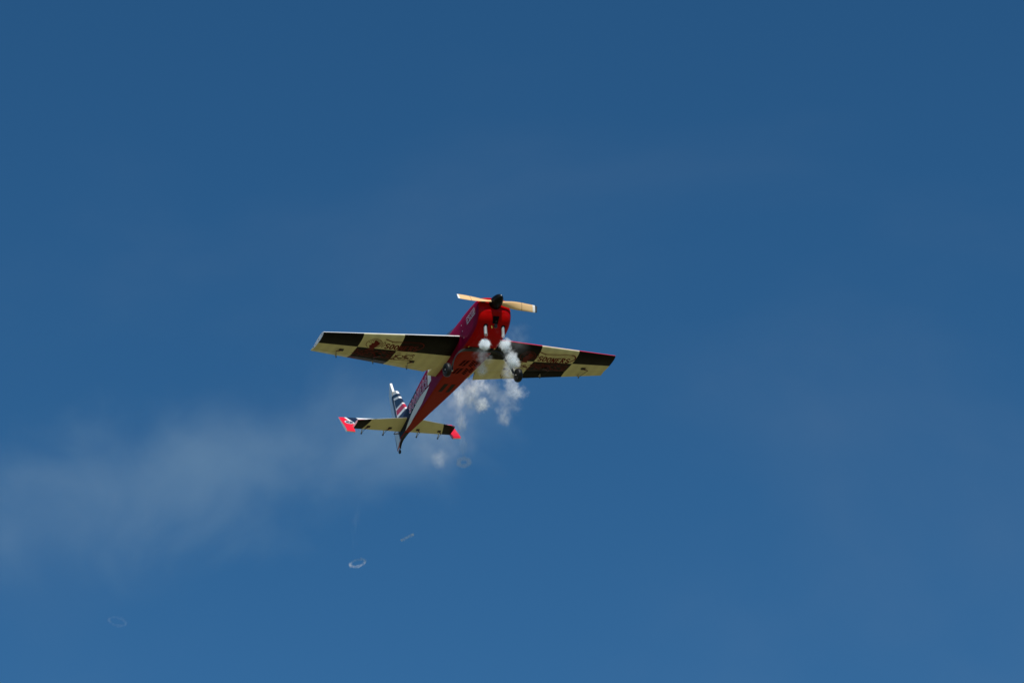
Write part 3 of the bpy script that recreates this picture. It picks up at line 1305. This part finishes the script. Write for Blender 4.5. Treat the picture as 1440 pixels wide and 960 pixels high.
# ---------------------------------------------------------------- smoke
def smoke_mat(rx, ry, rz, D, amp, soft, seed, freq=2.2, col=(.96, .97, .98), ring=None):
    g = Nodes('smoke')
    tc = g.n('ShaderNodeTexCoord')
    mp = g.n('ShaderNodeMapping')
    mp.inputs['Scale'].default_value = (1 / rx, 1 / ry, 1 / rz)
    g.t.links.new(tc.outputs['Object'], mp.inputs['Vector'])
    p = mp.outputs[0]
    sh = g.n('ShaderNodeMapping')
    sh.inputs['Location'].default_value = (seed * 3.17, seed * 1.31, seed * 7.7)
    g.t.links.new(p, sh.inputs['Vector'])

    def warp(base, scale, k, detail):
        nn = g.n('ShaderNodeTexNoise')
        g.t.links.new(sh.outputs[0], nn.inputs['Vector'])
        nn.inputs['Scale'].default_value = scale
        nn.inputs['Detail'].default_value = detail
        nn.inputs['Roughness'].default_value = .6
        a = g.n('ShaderNodeVectorMath', operation='SUBTRACT')
        g.t.links.new(nn.outputs['Color'], a.inputs[0])
        a.inputs[1].default_value = (.5, .5, .5)
        b = g.n('ShaderNodeVectorMath', operation='MULTIPLY_ADD')
        g.t.links.new(a.outputs[0], b.inputs[0])
        b.inputs[1].default_value = (k, k, k)
        g.t.links.new(base, b.inputs[2])
        return b.outputs[0]
    if ring:
        w = warp(p, 1.6, .55, 3)
        sc = g.n('ShaderNodeVectorMath', operation='SCALE')
        g.t.links.new(w, sc.inputs[0])
        sc.inputs['Scale'].default_value = rx
        sp = g.n('ShaderNodeSeparateXYZ')
        g.t.links.new(sc.outputs[0], sp.inputs[0])
        rad = g.m('SQRT', g.m('ADD', g.m('POWER', sp.outputs[0], 2), g.m('POWER', sp.outputs[1], 2)))
        a = g.m('SUBTRACT', rad, ring[0])
        d = g.m('DIVIDE', g.m('SQRT', g.m('ADD', g.m('POWER', a, 2), g.m('POWER', sp.outputs[2], 2))), ring[1])
    else:
        w = warp(warp(p, freq * .45, amp * 2.0, 2), freq * 1.6, amp * .9, 4)
        ln = g.n('ShaderNodeVectorMath', operation='LENGTH')
        g.t.links.new(w, ln.inputs[0])
        d = ln.outputs['Value']
    mr = g.n('ShaderNodeMapRange', interpolation_type='SMOOTHSTEP')
    g.put(mr.inputs['Value'], d)
    mr.inputs['From Min'].default_value = 1.0 - soft
    mr.inputs['From Max'].default_value = 1.0
    mr.inputs['To Min'].default_value = 1.0
    mr.inputs['To Max'].default_value = 0.0
    nz = g.noise(sh.outputs[0], freq * 1.3, 5, .65)
    thin = g.n('ShaderNodeMapRange', interpolation_type='SMOOTHSTEP')
    g.put(thin.inputs['Value'], nz)
    thin.inputs['From Min'].default_value = .34
    thin.inputs['From Max'].default_value = .68
    thin.inputs['To Min'].default_value = .25 if D > 40 else .05
    thin.inputs['To Max'].default_value = 1.6
    den = g.m('MULTIPLY', mr.outputs[0], g.m('MULTIPLY', thin.outputs[0], D))
    v = g.n('ShaderNodeVolumePrincipled')
    v.inputs['Color'].default_value = c4(col)
    v.inputs['Anisotropy'].default_value = 0.0
    g.put(v.inputs['Density'], den)
    g.t.links.new(v.outputs[0], g.out.inputs['Volume'])
    return g.mat


def ico(rx, ry, rz, grow):
    import bmesh
    bm = bmesh.new()
    bmesh.ops.create_icosphere(bm, subdivisions=3, radius=1)
    for v in bm.verts:
        v.co = Vector((v.co.x * rx * grow, v.co.y * ry * grow, v.co.z * rz * grow))
    me = bpy.data.meshes.new('smoke')
    bm.to_mesh(me)
    bm.free()
    return me


def puff(name, label, cat, group, loc, rh, rv, D, amp, soft, seed, depth=None, rot=None, freq=2.2, col=(.96, .97, .98), step=1.0, grow=None):
    """a cloudlet: rh across, rv up and down, as deep as it is wide"""
    rd = depth or rh
    me = ico(rh, rd, rv, grow or (1 + amp * .55))
    mt = smoke_mat(rh, rd, rv, D, amp, soft, seed, freq, col)
    mt.cycles.volume_step_rate = step
    me.materials.append(mt)
    o = bpy.data.objects.new(name, me)
    COL.objects.link(o)
    o.location = loc
    if rot:
        o.rotation_euler = rot
    o['label'] = label
    o['category'] = cat
    if group:
        o['group'] = group
    return o


G1 = 'smoke puffs below the exhaust pipes'
T = (R(-31), 0, 0)          # lean of the puffs in the slipstream
PUFFS = [
    ('dense white smoke puff below the left exhaust pipe in front of the cowl', (-0.237, 23.539, 15.711), 0.058, 0.055, 150, 0.6, 0.40),
    ('tiny jet of smoke leaving the mouth of the left exhaust pipe', (-0.230, 23.495, 15.784), 0.016, 0.019, 60, 0.3, 0.5),
    ('dense white smoke puff just under the right exhaust pipe', (-0.057, 23.541, 15.708), 0.062, 0.070, 100, 0.8, 0.8),
    ('tiny jet of smoke leaving the mouth of the right exhaust pipe', (-0.078, 23.500, 15.775), 0.016, 0.022, 60, 0.3, 0.5),
    ('ragged narrow neck of smoke between the two dense white puffs on the right', (-0.022, 23.631, 15.674), 0.055, 0.055, 61, 0.8, 0.8),
    ('ragged white smoke puff just above the right wheel', (-0.001, 23.716, 15.648), 0.076, 0.068, 72, 0.9, 0.85),
    ('thin smoke beside the right wheel, under the ragged white puff', (-0.025, 24.017, 15.712), 0.055, 0.070, 24, 0.6, 0.6),
    ('faint smoke under the right wing edge, left of the right wheel', (-0.006, 24.763, 16.021), 0.058, 0.071, 20, 0.6, 0.6),
    ('curled pale smoke puff hanging right below the right wheel', (0.039, 24.893, 16.001), 0.084, 0.052, 41, 0.7, 0.7),
    ('faint lowest smoke wisp on the right, below the curled pale puff', (-0.078, 24.875, 15.739), 0.062, 0.095, 12, 0.6, 0.8),
    ('very thin smoke veil joining the curled puff to the wisp below', (-0.039, 24.938, 15.926), 0.088, 0.072, 10, 0.7, 0.8),
    ('grey translucent smoke in front of the belly slots', (-0.258, 23.658, 15.668), 0.060, 0.063, 24, 0.6, 0.6),
    ('rounded white smoke puff in front of the wing edge beside the belly', (-0.266, 23.790, 15.604), 0.070, 0.066, 61, 0.7, 0.75),
    ('grey smoke column right under the rounded white puff', (-0.294, 24.721, 15.997), 0.062, 0.097, 26, 0.6, 0.7),
    ('brownish thin smoke hugging the fuselage behind the wing', (-0.378, 24.644, 15.929), 0.080, 0.062, 15, 0.7, 0.8),
    ('pale ball of smoke at the foot of the grey column', (-0.280, 24.749, 15.794), 0.070, 0.060, 41, 0.6, 0.6),
    ('soft smoke left of the pale ball and behind the grey column', (-0.364, 24.670, 15.847), 0.078, 0.125, 15, 0.7, 0.8),
    ('tall pale smoke column close beside the rear fuselage', (-0.483, 24.911, 15.971), 0.055, 0.144, 24, 0.6, 0.7),
    ('thin middle stretch of the smoke column beside the tailplane', (-0.474, 25.113, 15.828), 0.046, 0.160, 12, 0.6, 0.85),
    ('thinnest bottom strand of smoke just above the round smoke ring', (-0.455, 25.269, 15.666), 0.036, 0.150, 8, 0.6, 0.9),
    ('broad faint smoke patch between the two smoke columns', (-0.169, 24.698, 15.878), 0.111, 0.104, 9, 0.7, 0.9),
    ('lone fading smoke puff below the red tail tip, left of the ring', (-0.678, 25.516, 15.644), 0.075, 0.062, 8, 0.6, 0.8),
    ('barely visible veil of smoke over the right wing root', (0.032, 23.741, 15.880), 0.120, 0.080, 2.2, 0.7, 0.9),
    ('broad thin veil of smoke between the rear fuselage and the red tail tip', (-0.733, 25.888, 16.189), 0.30, 0.24, 1.3, 0.6, 0.95),
    ('thin smoke haze hanging right beside the rear fuselage, behind the columns', (-0.535, 25.394, 16.234), 0.20, 0.16, 2.2, 0.6, 0.95),
    ('barely visible vertical strand of smoke above the tilted ring', (-1.472, 25.998, 15.230), 0.035, 0.268, 1.2, 0.6, 0.9),
]
for i, (lab, loc, rh, rv, D, amp, soft) in enumerate(PUFFS):
    warm = (.96, .94, .91) if 'brownish' in lab else (.94, .98, 1.0)  # brownish puff: shading under the plane is put into its tint
    puff('smoke_puff', lab, 'smoke puff', G1, loc, rh * (1.05 if D > 60 else 1.3 if D > 40 else 1.55), rv * (1.05 if D > 60 else 1.3 if D > 40 else 1.75), D * (1 if D > 62 else .42),
         amp * (1 if D > 40 else 1.25), min(.97, soft * (1.25 if D > 40 else 1.5)), i + 1,
         rot=T, col=warm, freq=2.6 if D > 40 else 2.0, grow=1.8)


def smoke_ring(label, loc, rad, tube, D, rot):
    mt = smoke_mat(rad, rad, rad, D, .25, .9, 5, 3.0, ring=(rad, tube))
    vs, fs = [], []
    n, m = 40, 12
    for i in range(n):
        a = 2 * math.pi * i / n
        for j in range(m):
            b = 2 * math.pi * j / m
            r = rad + tube * 1.25 * math.cos(b)
            vs.append((r * math.cos(a), r * math.sin(a), tube * 1.25 * math.sin(b)))
    for i in range(n):
        for j in range(m):
            fs.append((i * m + j, ((i + 1) % n) * m + j, ((i + 1) % n) * m + (j + 1) % m, i * m + (j + 1) % m))
    mt.cycles.volume_step_rate = .5
    o = obj('smoke_ring', vs, fs, mt)
    o.location = loc
    o.rotation_euler = rot
    o['label'] = label
    o['category'] = 'smoke ring'
    o['group'] = 'smoke rings drifting below the plane'


smoke_ring('round smoke ring hanging under the thin strand below the tailplane', (-0.448, 25.396, 15.552), .050, .032, 15, (R(-12), R(-4), 0))
smoke_ring('tilted open smoke ring low in the sky under the tail', (-1.398, 25.207, 14.409), .070, .018, 15, (R(2), R(-16), 0))
smoke_ring('narrow smoke ring seen edge on, between tilted ring and round ring', (-0.947, 25.088, 14.608), .058, .015, 22, (R(30), R(-33), 0))
smoke_ring('faintest wide smoke ring near the lower left corner', (-3.600, 25.660, 14.044), .078, .018, 2.0, (R(-3), R(8), 0))


def trail():
    """the old smoke drifting off behind the plane: one long closed volume of uneven thin smoke"""
    g = Nodes('drifting smoke')
    tc = g.n('ShaderNodeTexCoord')
    vec = tc.outputs['Object']
    sp = g.n('ShaderNodeSeparateXYZ')
    g.t.links.new(vec, sp.inputs[0])
    x, y, z = sp.outputs[0], sp.outputs[1], sp.outputs[2]
    # long axis x: thick end at the plane (+x), widening away from it
    t = g.m('DIVIDE', x, 4.6)
    d2 = g.m('ADD', g.m('POWER', g.m('DIVIDE', y, 1.1), 2), g.m('POWER', g.m('DIVIDE', z, .98), 2))
    d = g.m('SQRT', g.m('ADD', d2, g.m('POWER', g.m('ABSOLUTE', t), 5)))
    n1 = g.n('ShaderNodeTexNoise')
    g.put(n1.inputs['Vector'], vec)
    n1.inputs['Scale'].default_value = .8
    n1.inputs['Detail'].default_value = 7
    n1.inputs['Roughness'].default_value = .62
    n1.inputs['Distortion'].default_value = .5
    dd = g.m('ADD', d, g.m('MULTIPLY', g.m('SUBTRACT', n1.outputs['Fac'], .5), 2.8))
    mr = g.n('ShaderNodeMapRange', interpolation_type='SMOOTHSTEP')
    g.put(mr.inputs['Value'], dd)
    mr.inputs['From Min'].default_value = -.25
    mr.inputs['From Max'].default_value = 1.0
    mr.inputs['To Min'].default_value = 1
    mr.inputs['To Max'].default_value = 0
    fall = g.n('ShaderNodeMapRange')
    g.put(fall.inputs['Value'], t)
    fall.inputs['From Min'].default_value = -1
    fall.inputs['From Max'].default_value = .7
    fall.inputs['To Min'].default_value = .008
    fall.inputs['To Max'].default_value = .24
    den = g.m('MULTIPLY', mr.outputs[0], fall.outputs[0])
    v = g.n('ShaderNodeVolumePrincipled')
    v.inputs['Color'].default_value = (.76, .95, 1.0, 1)
    g.put(v.inputs['Density'], den)
    g.t.links.new(v.outputs[0], g.out.inputs['Volume'])
    g.mat.cycles.volume_step_rate = .6
    me = ico(5.3, 1.9, 1.6, 1)
    me.materials.append(g.mat)
    o = bpy.data.objects.new('smoke_trail', me)
    COL.objects.link(o)
    o.location = (-3.9, 27.2, 16.15)
    o.rotation_euler = (0, R(-9), R(-16))
    o['kind'] = 'stuff'
    o['label'] = 'wide thin trail of old smoke drifting away left of the tail'


trail()
